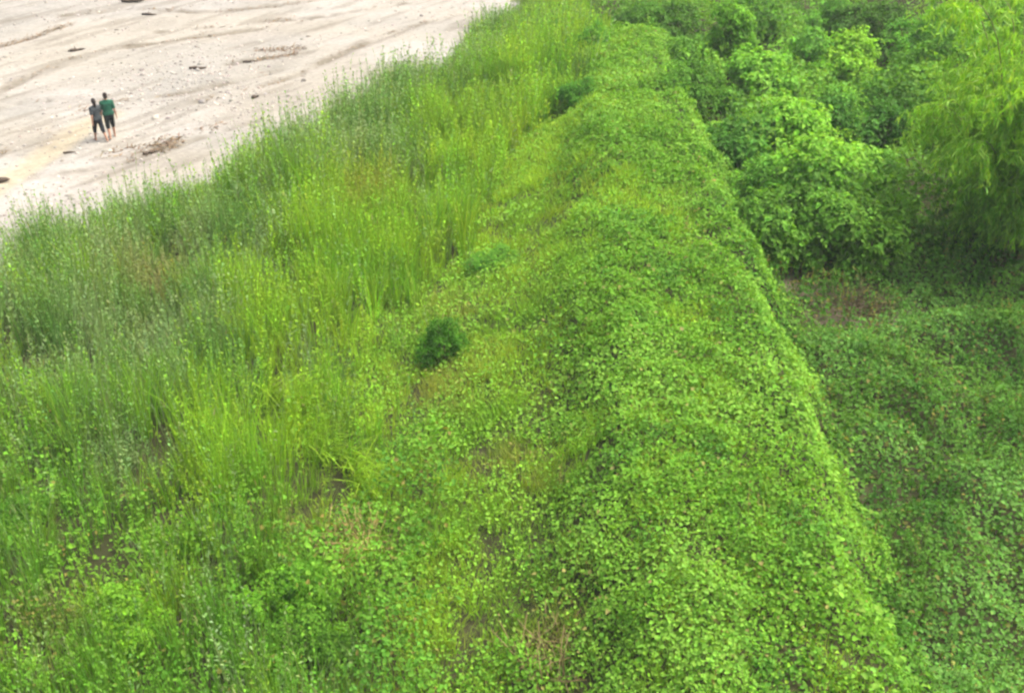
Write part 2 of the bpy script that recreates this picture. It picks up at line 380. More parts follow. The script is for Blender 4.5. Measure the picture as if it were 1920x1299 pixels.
# thin pale pioneers on the sand's rim
x, y = scatter(3.2, -26, 6, 22, 66, lambda x, y: sm(-2.2, -.2, x-xs(y))*(1-sm(.4, 1.2, x-xs(y)))*sm(.45, .65, fbm(x, y, 1.1, 99)))
tussocks('rim_grass', 'thin pale grass tufts scattered on the rim of the sand', x, y, 14, lambda x, y: .35+.4*R.random(len(x)), lambda x, y: mixc(rep(C_REED2, len(x)), rep(C_YEL, len(x)), R.random(len(x))*.6), .016, .12, .5)
# short grass on the slope
x, y = scatter(46, -12, 6, 8, 50, lambda x, y: z_slope(x, y)*(.6+.4*sm(.3, .6, fbm(x, y, 1.0, 101)))*(.3+.7*open_amt(x, y)))
def C_short(x, y):
    n = len(x); c = mixc(rep(lin(112,158,46), n), rep(lin(140,178,50), n), sm(.3, .6, fbm(x, y, 1.3, 103)))
    return mixc(c, rep(C_DRY, n), np.clip(bmax(x, y, BROWNS)*.4 + .12*sm(.55, .75, fbm(x, y, .8, 104)), 0, 1))
tussocks('short_grass', 'short yellowish grass on the slope below the creeper bank', x, y, 16, lambda x, y: .10+.42*fbm(x, y, 1.1, 105), C_short, .018, .17, .75)

# ------------------------------------------------------------------ leafy covers
def cover(name, label, cat, x, y, Cf, size, hfun, depthf=.22, flat=.55, mat=None, asp=.42, growth=0.012):
    n = len(x); e = .12
    h = hfun(x, y); gx = (hfun(x+e, y)+gz(x+e, y)-h-gz(x, y))/e; gy = (hfun(x, y+e)+gz(x, y+e)-h-gz(x, y))/e
    z = gz(x, y) + h - depthf*R.random(n)**1.6
    N = np.stack([-gx*.7, -gy*.7, np.ones(n)], 1) + R.normal(0, flat, (n, 3)); N[:,2] = np.abs(N[:,2])
    dd = depth(x, y, 1)
    L = size*np.clip(R.lognormal(0, .26, n), .5, 1.6)*np.clip(dd/20, .85, 2.2)**.5
    D = rnd_dir(n) + np.array([0, -.25, -.1])
    V, F = leaves(np.stack([x, y, z], 1), N, D, L, L*asp*R.uniform(.8, 1.2, n), R.uniform(.1, .5, (n, 1)), R.uniform(0, .3, (n, 1)))
    C = jitter(Cf(x, y), .13, .05)
    o = link(name, qmesh(name, V, F, np.repeat(C, 6, 0)), mat or M_leaf)
    return tag(o, label, cat, kind='stuff')
def lod(x, y, k=16.0): return np.clip(k/depth(x, y, 1), .28, 1)
def h_vine(x, y):
    b = fbm(x, y, 1.5, 111, 3)
    return .2 + .62*(b-.35) + .34*(vnoise(x, y, .42, 112)-.55) - .22*bmax(x, y, GAPS[13:14]+BROWNS[1:2], 1.3)
def C_vine(x, y):
    n = len(x); b = h_vine(x, y)
    c = mixc(rep(C_VINE3, n), rep(C_VINE, n), sm(.25, .5, fbm(x, y, .9, 114)))
    c = mixc(c, rep(C_VINE2, n), sm(.45, .7, fbm(x, y, 1.7, 115))*.9)
    c = mixc(c, rep(C_YEL2, n), sm(.55, .75, fbm(x, y, 2.4, 116))*.4)
    c = mixc(c, rep(C_DRY, n), (R.random(n) < .015+.35*bmax(x, y, BROWNS, 1.0))*.7)
    return c
x, y = scatter(960, -10, 7, 8, 50, lambda x, y: z_vine(x, y)*lod(x, y)*(1-.6*bmax(x, y, BROWNS, 1.0)))
cover('creeper', 'bright green leafy creeper blanketing the long raised bank', 'creeper', x, y, C_vine, .060, h_vine, .34, .6)
# small leaves mixed into the slope
x, y = scatter(420, -12, 6, 8, 50, lambda x, y: z_slope(x, y)*lod(x, y)*sm(.2, .5, fbm(x, y, 1.4, 121))*(.3+.7*open_amt(x, y)))
cover('slope_weeds', 'small-leaved weeds spread over the slope between grass and creeper', 'weeds', x, y,
      lambda x, y: mixc(mixc(rep(lin(126,176,48), len(x)), rep(C_VINE2, len(x)), R.random(len(x))), rep(C_DRY, len(x)), (R.random(len(x)) < .02+.2*bmax(x, y, BROWNS))*.5), .05, lambda x, y: .10+.28*fbm(x, y, 1.0, 122))
# mixed weeds at the near left
def h_weed(x, y): return (.15 + 1.0*fbm(x, y, 1.3, 131))*(.25+.75*open_amt(x, y)) + .15*vnoise(x, y, .3, 132)
x, y = scatter(480, -14, 0, 7, 20, lambda x, y: z_weeds(x, y)*lod(x, y)*(.4+.6*open_amt(x, y))*(1-.6*z_tall(x, y)))
def C_weed(x, y):
    n = len(x); c = mixc(rep(C_VINE3, n), rep(C_VINE, n), sm(.35, .6, fbm(x, y, 1.4, 133)))
    c = mixc(c, rep(C_YEL2, n), sm(.4, .65, fbm(x, y, 1.0, 134))*.8)
    return mixc(c, rep(C_BROWN, n), (R.random(n) < .05+.3*bmax(x, y, BROWNS))*.8)
cover('leafy_weeds', 'mixed broad-leaved weeds growing in the lower left corner', 'weeds', x, y, C_weed, .07, h_weed, .5)
# dark low cover on the right
def h_low(x, y): return .2 + .45*sm(.25, .8, fbm(x, y, 1.5, 141, 2))*(1-.95*bmax(x, y, BARE_LOW, .7)) + .28*(vnoise(x, y, .4, 142)-.5)
def C_low(x, y):
    n = len(x); c = mixc(rep(C_LOW3, n), rep(C_LOW, n), sm(.3, .55, fbm(x, y, .9, 143)))
    c = mixc(c, rep(C_LOW2, n), sm(.5, .72, fbm(x, y, 1.5, 144)))
    return mixc(c, rep(C_BROWN, n), (R.random(n) < .04+.45*bmax(x, y, BARE))*.7)
x, y = scatter(590, 5.2, 14, 8, 29, lambda x, y: z_low(x, y)*lod(x, y)*(1-.9*bmax(x, y, BARE, 1.0)))
cover('ground_cover', 'dark green low ground cover beside the foot of the creeper bank', 'ground cover', x, y, C_low, .068, h_low, .34)
x, y = scatter(5, 5.5, 18, 8, 30, lambda x, y: z_low(x, y)*sm(.45, .65, fbm(x, y, 1.2, 151)))
tussocks('low_grass', 'loose grass tufts among the dark ground cover', x, y, 12, lambda x, y: .3+.3*R.random(len(x)), lambda x, y: mixc(rep(C_LOW2, len(x)), rep(C_MID, len(x)), R.random(len(x))*.5), .016, .12, .6)


x, y = scatter(16, 5.6, 15, 8, 29, lambda x, y: z_low(x, y)*sm(.42, .62, fbm(x, y, 1.3, 153)))
stalks('leafy_stems', 'leafy weed stems rising in clumps from the dark ground cover', x, y, lambda x, y: h_low(x, y)+.12+.35*R.random(len(x)), C_low, 12, .10, .026)
x, y = scatter(5, -3, 6, 8, 44, lambda x, y: z_vine(x, y)*sm(.5, .66, fbm(x, y, 1.6, 155)))
stalks('bank_weeds', 'slender weeds poking up through the bright creeper of the bank', x, y, lambda x, y: .35+.35*R.random(len(x)), C_vine, 11, .10, .022)
# runners of the creeper hanging over the bank's edge
x, y = scatter(1.6, 4.2, 6.6, 8, 44, lambda x, y: z_vine(x, y))
n = len(x); k = np.repeat(np.arange(n), 26); t = np.tile(np.linspace(0, 1, 26), n); a = R.normal(0, .7, n); ln = R.uniform(.6, 1.6, n)
px_, py_ = x[k]+np.cos(a)[k]*ln[k]*t+.06*np.sin(9*t+a[k]), y[k]+np.sin(a)[k]*ln[k]*t+.06*np.cos(8*t+k)
P = np.stack([px_, py_, gz(px_, py_)+np.maximum(h_vine(px_, py_), .1)+.05], 1) + R.normal(0, .035, (len(k), 3))
L = R.uniform(.06, .11, len(k)); V, F = leaves(P, np.array([.2, 0, 1.])+R.normal(0, .5, (len(k), 3)), rnd_dir(len(k)), L, L*.42, .3, .15)
tag(link('runners', qmesh('runners', V, F, np.repeat(jitter(mixc(rep(C_VINE, n), rep(C_VINE2, n), R.random(n))[k], .15, .05), 6, 0)), M_leaf), 'leafy creeper runners trailing over the edge of the bank', 'creeper', kind='stuff')

# ------------------------------------------------------------------ thicket floor right of and beyond the bank
SH_BLOB = [blob(1480,220,110,40,2.0), blob(1540,320,110,45,1.8), blob(1600,95,60,30,2.0)]
def z_thick(x, y): return np.clip(sm(24.8, 26.6, y + 1.2*(fbm(x, y, 1.6, 161)-.5) - .05*(x-7))*sm(5.8, 6.8, x-.02*(y-10)) + sm(44.5, 47, y)*sm(1.5, 4.5, x), 0, 1)
def h_thick(x, y): return (.35 + 2.3*sm(.2, .8, fbm(x, y, 3.4, 163, 2)) + .5*(vnoise(x, y, .8, 164)-.5))*sm(25.0, 28, y)
def C_thick(x, y):
    n = len(x); c = mixc(rep(C_LOW, n), rep(C_VINE, n), np.clip(sm(.35, .6, fbm(x, y, 2.2, 165)) + .5*bmax(x, y, SH_BLOB), 0, 1))
    c = mixc(c, rep(C_VINE2, n), np.clip(sm(.5, .7, fbm(x, y, 1.5, 166))*.5 + bmax(x, y, SH_BLOB)*.7, 0, 1))
    return mixc(c, rep(C_LOW3, n), sm(.55, .7, fbm(x, y, 1.7, 167))*.7)
x, y = scatter(130, 1, 32, 24, 68, lambda x, y: z_thick(x, y)*lod(x, y, 22)*1.0)
cover('thicket', 'dense green thicket of scrub filling the ground beyond the bare soil', 'thicket', x, y, C_thick, .10, h_thick, .9, .6)

# ------------------------------------------------------------------ shrubs: stems and a crown of leaf sprays
def tube(path, rad, n=6):
    path = np.asarray(path, float); rad = np.broadcast_to(rad, len(path)); V, F = [], []
    for i, p in enumerate(path):
        t = unit(path[min(i+1, len(path)-1)] - path[max(i-1, 0)]); a = np.array([1,0,0]) if abs(t[0]) < .8 else np.array([0,1,0])
        u = unit(np.cross(t, a)); w = np.cross(t, u)
        for k in range(n):
            q = 2*math.pi*k/n; V.append(p + rad[i]*(u*math.cos(q)+w*math.sin(q)))
    for i in range(len(path)-1):
        for k in range(n): F.append([i*n+k, i*n+(k+1) % n, (i+1)*n+(k+1) % n, (i+1)*n+k])
    e = len(V); V += [path[0], path[-1]]; m = len(path)-1
    for k in range(n):
        F.append([e, (k+1) % n, k, k]); F.append([e+1, m*n+k, m*n+(k+1) % n, m*n+(k+1) % n])
    return np.array(V), F
def tubes(name, items, mat, parent, n=6, C=None):
    bm = bmesh.new()
    for path, rad in items:
        V, F = tube(path, rad, n); vs = [bm.verts.new(v) for v in V]
        for f in F:
            f = list(dict.fromkeys(f))
            if len(f) > 2: bm.faces.new([vs[i] for i in f])
    bmesh.ops.recalc_face_normals(bm, faces=bm.faces)
    me = bpy.data.meshes.new(name); bm.to_mesh(me); bm.free()
    for p in me.polygons: p.use_smooth = True
    if C is not None:
        a = me.attributes.new('tint', 'FLOAT_COLOR', 'POINT'); a.data.foreach_set('color', np.tile(np.array([*C, 1.0], np.float32), len(me.vertices)))
    return link(name, me, mat, parent)
def shrub_meshes(seed, rx, rz, nlobe, nspray, leaf, asp, C1, C2, per=9, droop=.2):
    """crown of sprays on several uneven lobes, plus stems; base at the origin"""
    global R
    keep, R = R, np.random.default_rng(seed)
    nlobe = nlobe*2
    a = R.uniform(0, 2*math.pi, nlobe) + np.arange(nlobe)*2.4; r = rx*1.0*np.sqrt(R.random(nlobe))
    LC = np.stack([r*np.cos(a), r*np.sin(a), rz*R.uniform(.35, 1.5, nlobe)*(1.1-.45*(r/rx)**2)], 1)
    LR = rx*R.uniform(.16, .5, nlobe)
    pl = LR**2*R.uniform(.5, 1.3, nlobe); k = R.choice(nlobe, nspray, p=pl/pl.sum()); d = unit(R.normal(0, 1, (nspray, 3)) + [0, 0, .35])
    rr = LR[k]*R.uniform(.55, 1.15, nspray)*(1+.55*(R.random(nspray) < .12))
    S = LC[k] + d*rr[:,None]*[1, 1, .85]
    ok = S[:,2] > .12; S = S[ok]; d = d[ok]; k = k[ok]; m = len(S); ks = k[:m]
    q = np.repeat(np.arange(m), per); n = len(q)
    D = unit(d[q]*.7 + R.normal(0, .75, (n, 3)))
    P = S[q] + D*R.uniform(.02, .16, (n, 1))*(leaf/.1)
    N = unit(np.array([0, 0, 1.0]) + d[q]*.5 + R.normal(0, .5, (n, 3)))
    L = leaf*R.lognormal(0, .25, n)
    V, F = leaves(P, N, D, L, L*asp, .3, droop)
    t = np.clip(R.normal(.5, .25, m) + R.normal(0, .3, nlobe)[ks], 0, 1)[q]
    me = qmesh('crown', V, F, np.repeat(jitter(mixc(rep(C1, n), rep(C2, n), t), .18, .05), 6, 0))
    items = []
    for c in LC:
        b = np.array([R.normal(0, .08), R.normal(0, .08), -.1]); mid = (b+c)/2 + [*(R.normal(0, .1, 2)), -.1]
        items.append(([b, mid, c*[1, 1, .95]], [.05, .035, .015]))
        for _ in range(3):
            dv = unit(R.normal(0, 1, 3)+[0, 0, .6]); items.append(([mid*.3+c*.7, c + dv*rx*.3], [.018, .006]))
    R = keep
    return me, items
SHRUB_KIND = {}
def shrub_kind(key, *a, **k):
    me, items = shrub_meshes(*a, **k); o = tubes('stem', items, M_bark, None, 5); st = o.data; bpy.data.objects.remove(o)
    me.materials.append(M_leaf)
    SHRUB_KIND[key] = (me, st)
shrub_kind('broad', 301, 1.25, 1.15, 9, 1000, .115, .40, C_VINE, C_VINE2, 8, .3)
shrub_kind('dark', 302, 1.25, 1.05, 9, 1050, .095, .36, C_DEEP, C_LOW, 8, .3)
shrub_kind('mid', 303, 1.2, 1.2, 10, 1050, .09, .36, C_LOW, C_VINE, 8, .25)
shrub_kind('fine', 304, .8, .75, 8, 900, .06, .34, C_LOW3, C_LOW, 8, .2)
shrub_kind('tallnarrow', 305, .75, 1.7, 10, 900, .095, .38, C_LOW, C_VINE, 8, .3)
def shrub(kind, px, py, zc, s, label, tint=(1, 1, 1), group=None, sz=1.0, name='shrub'):
    """zc: height of the crown centre, which the photograph shows at (px, py)"""
    w = W(px, py, zc); g = float(gz(w[0], w[1]))
    o = empty(name, (w[0], w[1], g)); o.rotation_euler.z = float(R.uniform(0, 6.28)); o.scale = (s, s, s*sz)
    me, st = SHRUB_KIND[kind]
    c = bpy.data.objects.new('crown', me); COL.objects.link(c); c.parent = o; c.color = (tint[0]*1.28, tint[1]*1.28, tint[2]*1.25, 1)
    t = bpy.data.objects.new('stem', st); COL.objects.link(t); t.parent = o
    return tag(o, label, 'shrub', group)
G = 'scrub bushes right of the creeper bank'
B_ = (.92, .95, .85)
for k, px, py, zc, s, t, lab in [
    ('dark', 1470, 435, 1.3, 1.15, (1.3,1.25,1.1), 'dark green bush overhanging the bare soil beside the creeper bank'),
    ('dark', 1580, 430, 1.3, 1.1, (1.4,1.3,1.1), 'dark bush between the overhanging bush and the bamboo'),
    ('mid', 1430, 360, 1.5, 1.0, (1,1.05,.95), 'mid green bush right against the creeper bank, above the overhanging dark bush'),
    ('broad', 1540, 330, 1.9, 1.2, B_, 'light green broad-leaved bush in the middle of the scrub, left of the bamboo'),
    ('mid', 1640, 350, 1.7, 1.0, (1,1.05,.95), 'bush half hidden behind the drooping left edge of the bamboo'),
    ('dark', 1365, 290, 1.5, .95, (.95,1.1,1.2), 'bluish green bush halfway along the right edge of the creeper bank'),
    ('broad', 1470, 235, 2.0, 1.15, B_, 'bright green arching bush leading down towards the creeper bank'),
    ('broad', 1400, 255, 1.8, .9, (.92,.95,.85), 'small bright bush tucked beside the bluish bush at the bank'),
    ('dark', 1610, 235, 1.9, 1.15, (.85,1,1.15), 'dark bluish bush in a hollow of the scrub'),
    ('dark', 1695, 190, 1.9, 1.1, (1,1.05,.95), 'dark bush standing for a shaded gap just left of the upper bamboo foliage'),  # dark foliage fills a gap, its colour in place of the shade
    ('mid', 1560, 190, 2.1, 1.1, (1.1,1.1,1), 'rounded mid green bush behind the dark bluish hollow'),
    ('dark', 1310, 195, 1.6, .9, (1,1.05,.9), 'small dark bush against the upper right edge of the creeper bank'),
    ('mid', 1300, 115, 1.7, .95, (1,1,1), 'mid green bush beside the far end of the creeper bank'),
    ('tallnarrow', 1370, 90, 2.0, 1.15, (.9,.95,.85), 'tall narrow dark bush near the far end of the creeper bank'),
    ('broad', 1440, 145, 1.9, 1.0, (.95,1,1), 'light bush just right of the tall narrow bush'),
    ('mid', 1510, 105, 2.0, 1.15, (1,1.05,1.1), 'wide green bush below the dry grass at the top edge'),
    ('broad', 1600, 95, 2.1, 1.0, (1.0,.98,.7), 'yellowish green domed bush below the dark gap at the top'),
    ('dark', 1270, 45, 2.0, 1.2, (.8,.85,.8), 'very dark bush standing behind the far end of the creeper bank'),
    ('dark', 1205, 20, 2.2, 1.0, (.75,.85,.8), 'dark bush touching the top edge above the creeper bank'),
    ('mid', 1740, 60, 2.3, 1.3, (.8,.95,1), 'speckled green bush at the top, left of the bamboo'),
    ('dark', 1650, 25, 2.2, 1.1, (.7,.75,.7), 'darkest bush, its leaf colour standing for the shaded gap at the top edge'),  # tint darkened in place of the shade inside the gap
    ('mid', 1560, 20, 2.0, 1.0, (.9,1,1), 'bush cut by the top edge next to the dark gap'),
    ('broad', 1420, 20, 1.8, 1.0, (.8,.9,.8), 'bush at the top edge right of the very dark bush'),
    ('mid', 1800, 110, 2.3, 1.3, (.8,.85,.7), 'green bush behind the top of the bamboo'),
    ('mid', 1880, 40, 2.4, 1.4, (.8,.85,.7), 'green bush in the upper right corner')]:
    shrub(k, px, py, zc, s, lab, t, G)
for k, px, py, zc, s, t, sz, lab in [
    ('fine', 832, 662, 1.0, .66, (.68,.8,.42), 1.3, 'lone round dark green bush standing in the slope grass'),
    ('fine', 600, 748, .9, .5, (.9,1,.6), .8, 'small dark bush at the edge of the tall grass below the yellow drift'),
    ('fine', 930, 500, 1.0, .7, (1.1,1.1,.7), .45, 'low dark bush among yellow grass at the head of the slope'),
    ('dark', 1085, 60, 1.6, .85, (.9,1,.9), 1.0, 'dark bush in the grass left of the far end of the bank'),
    ('fine', 1105, 130, 1.5, .8, (1,1.1,.9), 1.0, 'small bush at the left foot of the far creeper bank'),
    ('fine', 1085, 215, 1.4, .75, (.95,1.1,.8), .9, 'dark tuft of bush beside the left edge of the upper creeper'),
    ('mid', 885, 65, 1.2, .45, (.7,.9,.8), 1.0, 'little bush on the grass rim next to the sand at the top'),
    ('mid', 545, 1130, .8, .5, (.9,.95,.6), .8, 'leafy weed bush above the dark hollow near the bottom'),
    ('dark', 575, 1225, .7, .42, (1,1,.7), .8, 'dark leafy clump added as shade in the hollow at the bottom, left of the creeper'),  # dark leaves added to give the hollow its shade
    ('dark', 25, 985, .7, .42, (1,1.05,.7), .9, 'dark clump added as shade in a hollow, cut by the left edge among feathery weeds'),  # added so that its dark leaf colour reads as a shaded hollow
    ('mid', 250, 1190, .7, .5, (1.15,1.05,.6), .9, 'rounded weed bush near the lower left corner')]:
    shrub(k, px, py, zc, s, lab, t, None, sz)

# ------------------------------------------------------------------ bamboo clump on the right
def bamboo():
    c0 = W(1895, 515, .6); root = empty('bamboo_clump', (c0[0], c0[1]+1.2, float(gz(c0[0], c0[1]+1.2))))
    tag(root, 'tall yellow-green bamboo clump with drooping leaves at the right edge', 'bamboo')
    P, D, N = [], [], []
    for i in range(40):
        a = R.uniform(0, 2*math.pi); b = np.array([.7*math.cos(a)*R.random()**.5, .7*math.sin(a)*R.random()**.5, -.05])
        H = R.uniform(4.8, 11.0); out = np.array([math.cos(a), math.sin(a), 0])*R.uniform(1.0, 2.9); out[0] -= .45
        T = np.linspace(0, 1, 12); path = b + np.stack([out[0]*T**2.0, out[1]*T**2.0, H*(T - .34*T**3.2)], 1)
        tubes('culm', [(path, np.interp(T, [0, 1], [.032, .006]))], M_culm, root, 6)
        for t in R.uniform(.12, 1.0, 46):
            p = np.array([np.interp(t, T, path[:,j]) for j in range(3)])
            d = unit(out*.5 + R.normal(0, 1.0, 3)*[1, 1, .4]); bl = R.uniform(.35, 1.15)
            for s in np.linspace(.25, 1, 7):
                q = p + d*bl*s - np.array([0, 0, .55*bl*s*s])
                if q[2] < .55 + .5*math.sin(3*math.atan2(q[1], q[0])): continue
                for _ in range(5):
                    P.append(q + R.normal(0, .04, 3)); D.append(unit(d*.35 + R.normal(0, .35, 3) + [0, 0, -.95])); N.append(unit(d + R.normal(0, .5, 3)))
    P, D, N = map(np.array, (P, D, N)); n = len(P); L = R.uniform(.12, .27, n)
    V, F = leaves(P, N, D, L, L*.08, .2, .08)
    C = jitter(mixc(rep(lin(108,164,40), n), rep(lin(150,194,66), n), R.random(n)), .18, .06)
    o = link('foliage', qmesh('foliage', V, F, np.repeat(C, 6, 0)), M_bamboo, root); o['kind'] = 'stuff'
M_culm = plain('culm', (.10,.13,.03), (.20,.22,.07), 5, .5)
bamboo()

# ------------------------------------------------------------------ leaning yellow reeds and dead brush
def leaning(px0, py0, px1, py1, n, H, label, C, head=(.75,-.66)):
    a, b = W(px0, py0, .5), W(px1, py1, .5); t = R.random(n)[:,None]
    p = a*(1-t)+b*t + np.concatenate([R.normal(0, .1, (n, 2)), np.zeros((n, 1))], 1); o0 = (a+b)/2
    p[:,2] = gz(p[:,0], p[:,1])-.03; base = np.array([o0[0], o0[1], float(gz(o0[0], o0[1]))])
    Dv = np.concatenate([unit(np.array(head)+R.normal(0, .6, (n, 2))), np.zeros((n, 1))], 1)
    h = H*R.uniform(.6, 1.1, n)
    V, F, q = blades(p-base, Dv, h, h*R.uniform(.5, 1.3, n), R.uniform(.018, .034, n), R.uniform(.1, .5, n), 4)
    o = link('leaning_reeds', qmesh('leaning_reeds', V, F, np.repeat(jitter(rep(C, n), .2, .06), q, 0)), M_grass, None, base)
    tag(o, label, 'reeds')
leaning(490, 740, 610, 880, 420, 1.1, 'long band of yellow reeds leaning down across the slope grass', C_YEL)
leaning(640, 860, 690, 940, 200, .8, 'short bunch of yellow reeds leaning over the dark hollow', C_YEL)
leaning(560, 735, 680, 765, 260, .5, 'low green reeds leaning below the yellow grass drift', C_YEL2)
def brush(px, py, z, r, h, n, label, C=lin(120,108,74)):
    w = W(px, py, z); g = float(gz(w[0], w[1])); items = []
    for i in range(n):
        a = R.uniform(0, 6.28); q = r*math.sqrt(R.random()); b = np.array([q*math.cos(a), q*math.sin(a), R.uniform(0, .1)])
        d = unit(R.normal(0, 1, 3)*[1, 1, .45]+[0, 0, .35]); L = R.uniform(.25, .7)
        items.append(([b, b+d*L*.5+R.normal(0, .03, 3), b+d*L+[0, 0, h*R.random()*.4]], [.011, .008, .004]))
    o = tubes('dead_brush', items, M_dry, None, 4, C); o.location = (w[0], w[1], g+.04); tag(o, label, 'brush')
brush(1040, 1150, 2.2, .55, .3, 110, 'pale brown dead brush poking out of the near creeper')
brush(1610, 575, .7, .7, .5, 200, 'dark brown dead twigs beside the bare soil patch', lin(92,86,60))
brush(695, 385, .8, .8, .9, 170, 'brownish dry stems standing in the middle of the tall grass', lin(140,120,78))
brush(660, 1010, .9, .5, .4, 130, 'straw-coloured dry stems on the lower slope', lin(160,142,96))

# ------------------------------------------------------------------ driftwood, wrack lines, stones on the sand
def driftwood(px, py, L, r, ang, label, seed):
    q = np.random.default_rng(seed); w = W(px, py, 0); T = np.linspace(-.5, .5, 7)
    path = np.stack([T*L*math.cos(ang), T*L*math.sin(ang), r*.7+.04*L*(q.random(7)-.3)], 1); path[:,:2] += q.normal(0, .03*L, (7, 2))
    items = [(path, r*np.array([.7, 1, .95, .85, .7, .5, .2]))]
    for j in (2, 3, 4): items.append(([path[j], path[j]+q.normal(0, .18*L, 3)*[1, 1, .3]+[0, 0, .08*L]], [r*.45, r*.12]))
    o = tubes('driftwood', items, M_wood, None, 7); o.location = (w[0], w[1], float(sand_z(np.array(w[0]), np.array(w[1]))))
    tag(o, label, 'driftwood', 'driftwood on the sand')
for a in [(250, 5, 1.25, .13, .05, 'thick dark log lying at the very top edge of the sand', 1), (145, 96, .8, .07, .5, 'dark branch on the ridge line above the walkers', 2),
          (280, 28, .8, .06, -.2, 'bent branch just below the log at the top edge', 3), (372, 130, .75, .07, .1, 'dark stick on the gravel right of the walkers', 4),
          (283, 285, .55, .07, .6, 'dark stick lying in front of the walkers', 5), (3, 338, .45, .12, .3, 'dark stump of wood cut by the left edge', 6),
          (480, 184, .35, .08, .8, 'small dark snag near the grass rim', 7), (470, 116, .7, .05, .2, 'thin stick half way along the gravel bar', 8),
          (130, 286, .4, .04, .2, 'short twig below left of the walkers', 9)]: driftwood(*a)
def pts_on(L, n, wid):
    L = np.array(L); s = np.r_[0, np.cumsum(np.linalg.norm(np.diff(L, axis=0), axis=1))]; t = R.uniform(0, s[-1], n)
    return np.stack([np.interp(t, s, L[:,0]), np.interp(t, s, L[:,1])], 1) + R.normal(0, wid, (n, 2))
Q = np.concatenate([pts_on(L, 330, .16) for L in LEDGES] + [pts_on(poly((480,96),(570,92)), 260, .25), pts_on(poly((420,150),(560,118)), 260, .3), pts_on(poly((210,285),(330,262)), 160, .2)])
Q = Q[sm(.4, .6, fbm(Q[:,0], Q[:,1], 1.4, 171)) > R.random(len(Q))]; n = len(Q)
D = rnd_dir(n)*.7 + [.6, .5, 0]
P = np.stack([Q[:,0], Q[:,1], sand_z(Q[:,0], Q[:,1])+.012], 1)
L = R.uniform(.06, .34, n)
V, F = leaves(P, np.array([0,0,1.])+R.normal(0, .25, (n, 3)), D, L, R.uniform(.008, .028, n), .4, 0)
tag(link('debris', qmesh('debris', V, F, np.repeat(jitter(rep(lin(112,96,76), n), .3, .05), 6, 0)), M_dry), 'dark twigs and flood litter strewn in lines on the sand', 'debris', kind='stuff')
# stones
OV = np.array([[1,0,0],[0,1,0],[-1,0,0],[0,-1,0],[.5,.5,.7],[-.5,.5,.75],[-.5,-.5,.65],[.5,-.5,.7]]); OF = np.array([[0,1,5,4],[1,2,6,5],[2,3,7,6],[3,0,4,7],[4,5,6,7]])
x, y = scatter(22, -30, 4, 24, 64, lambda x, y: (1-sm(-.5, .8, x-xs(y)))*np.clip(.25*sm(.45, .6, fbm(x, y, 3, 181)) + bmax(x, y, [blob(330,150,180,60,0), blob(40,420,90,40,0), blob(470,200,80,40,0), blob(150,380,80,30,0)]), 0, 1))
n = len(x); sc = R.lognormal(-3.05, .4, n)[:,None,None]*np.array([1, .8, .6])
a = R.uniform(0, 6.28, n); ca, sa = np.cos(a)[:,None], np.sin(a)[:,None]; v = OV[None]*sc*R.uniform(.8, 1.2, (n, 8, 1))
V = np.stack([v[...,0]*ca-v[...,1]*sa + x[:,None], v[...,0]*sa+v[...,1]*ca + y[:,None], v[...,2] + sand_z(x, y)[:,None]], -1)
F = (OF[None]+(np.arange(n)*8)[:,None,None]).reshape(-1, 4)
C = jitter(mixc(rep(lin(150,146,138), n), rep(lin(206,200,190), n), R.random(n))*.55, .15, .03)
tag(link('pebbles', qmesh('pebbles', V.reshape(-1, 3), F, np.repeat(C, 8, 0)), M_stone), 'pale pebbles strewn over the sand', 'pebbles', kind='stuff')

# ------------------------------------------------------------------ two people walking on the sand
def capsule(bm, a, b, ra, rb, n=12, sx=1.0, sy=1.0):
    a, b = Vector(a), Vector(b); ax = (b-a); L = ax.length; q = ax.to_track_quat('Z', 'Y').to_matrix().to_4x4() if L > 1e-6 else Matrix()
    rings = []
    for k in range(1, 5): t = math.pi/2*(k/4); rings.append((-ra*math.cos(t), ra*math.sin(t)))
    for k in range(0, 4): t = math.pi/2*(k/4); rings.append((L+rb*math.sin(t), rb*math.cos(t)))
    M = Matrix.Translation(a) @ q; prev = None
    bot = bm.verts.new(M @ Vector((0, 0, -ra))); top = bm.verts.new(M @ Vector((0, 0, L+rb)))
    for z, r in rings:
        ring = [bm.verts.new(M @ Vector((r*sx*math.cos(2*math.pi*i/n), r*sy*math.sin(2*math.pi*i/n), z))) for i in range(n)]
        for i in range(n):
            j = (i+1) % n
            if prev is None: bm.faces.new((bot, ring[j], ring[i]))
            else: bm.faces.new((prev[i], prev[j], ring[j], ring[i]))
        prev = ring
    for i in range(n): bm.faces.new((prev[i], prev[(i+1) % n], top))
def ellipsoid(bm, c, r, n=14):
    bmesh.ops.create_uvsphere(bm, u_segments=n, v_segments=10, radius=1, matrix=Matrix.Translation(c) @ Matrix.Diagonal((*r, 1)))
def remeshed(name, bm, vox, mat, parent=None, smooth=3):
    """fuse overlapping volumes into one continuous skin"""
    me = bpy.data.meshes.new(name); bm.to_mesh(me); bm.free()
    o = bpy.data.objects.new(name, me); COL.objects.link(o)
    m = o.modifiers.new('r', 'REMESH'); m.mode = 'VOXEL'; m.voxel_size = vox; m.use_smooth_shade = True
    s = o.modifiers.new('s', 'SMOOTH'); s.factor = .5; s.iterations = smooth
    dg = bpy.context.evaluated_depsgraph_get(); new = bpy.data.meshes.new_from_object(o.evaluated_get(dg))
    o.modifiers.clear(); o.data = new; new.name = name; bpy.data.meshes.remove(me); new.materials.append(mat)
    for p in new.polygons: p.use_smooth = True
    if parent: o.parent = parent
    return o
M_skin = plain('skin', (.30,.17,.11), (.36,.21,.14), 20, .55, .05, .002); M_hair = plain('hair', (.010,.008,.007), (.03,.022,.018), 60, .5, .3, .005)
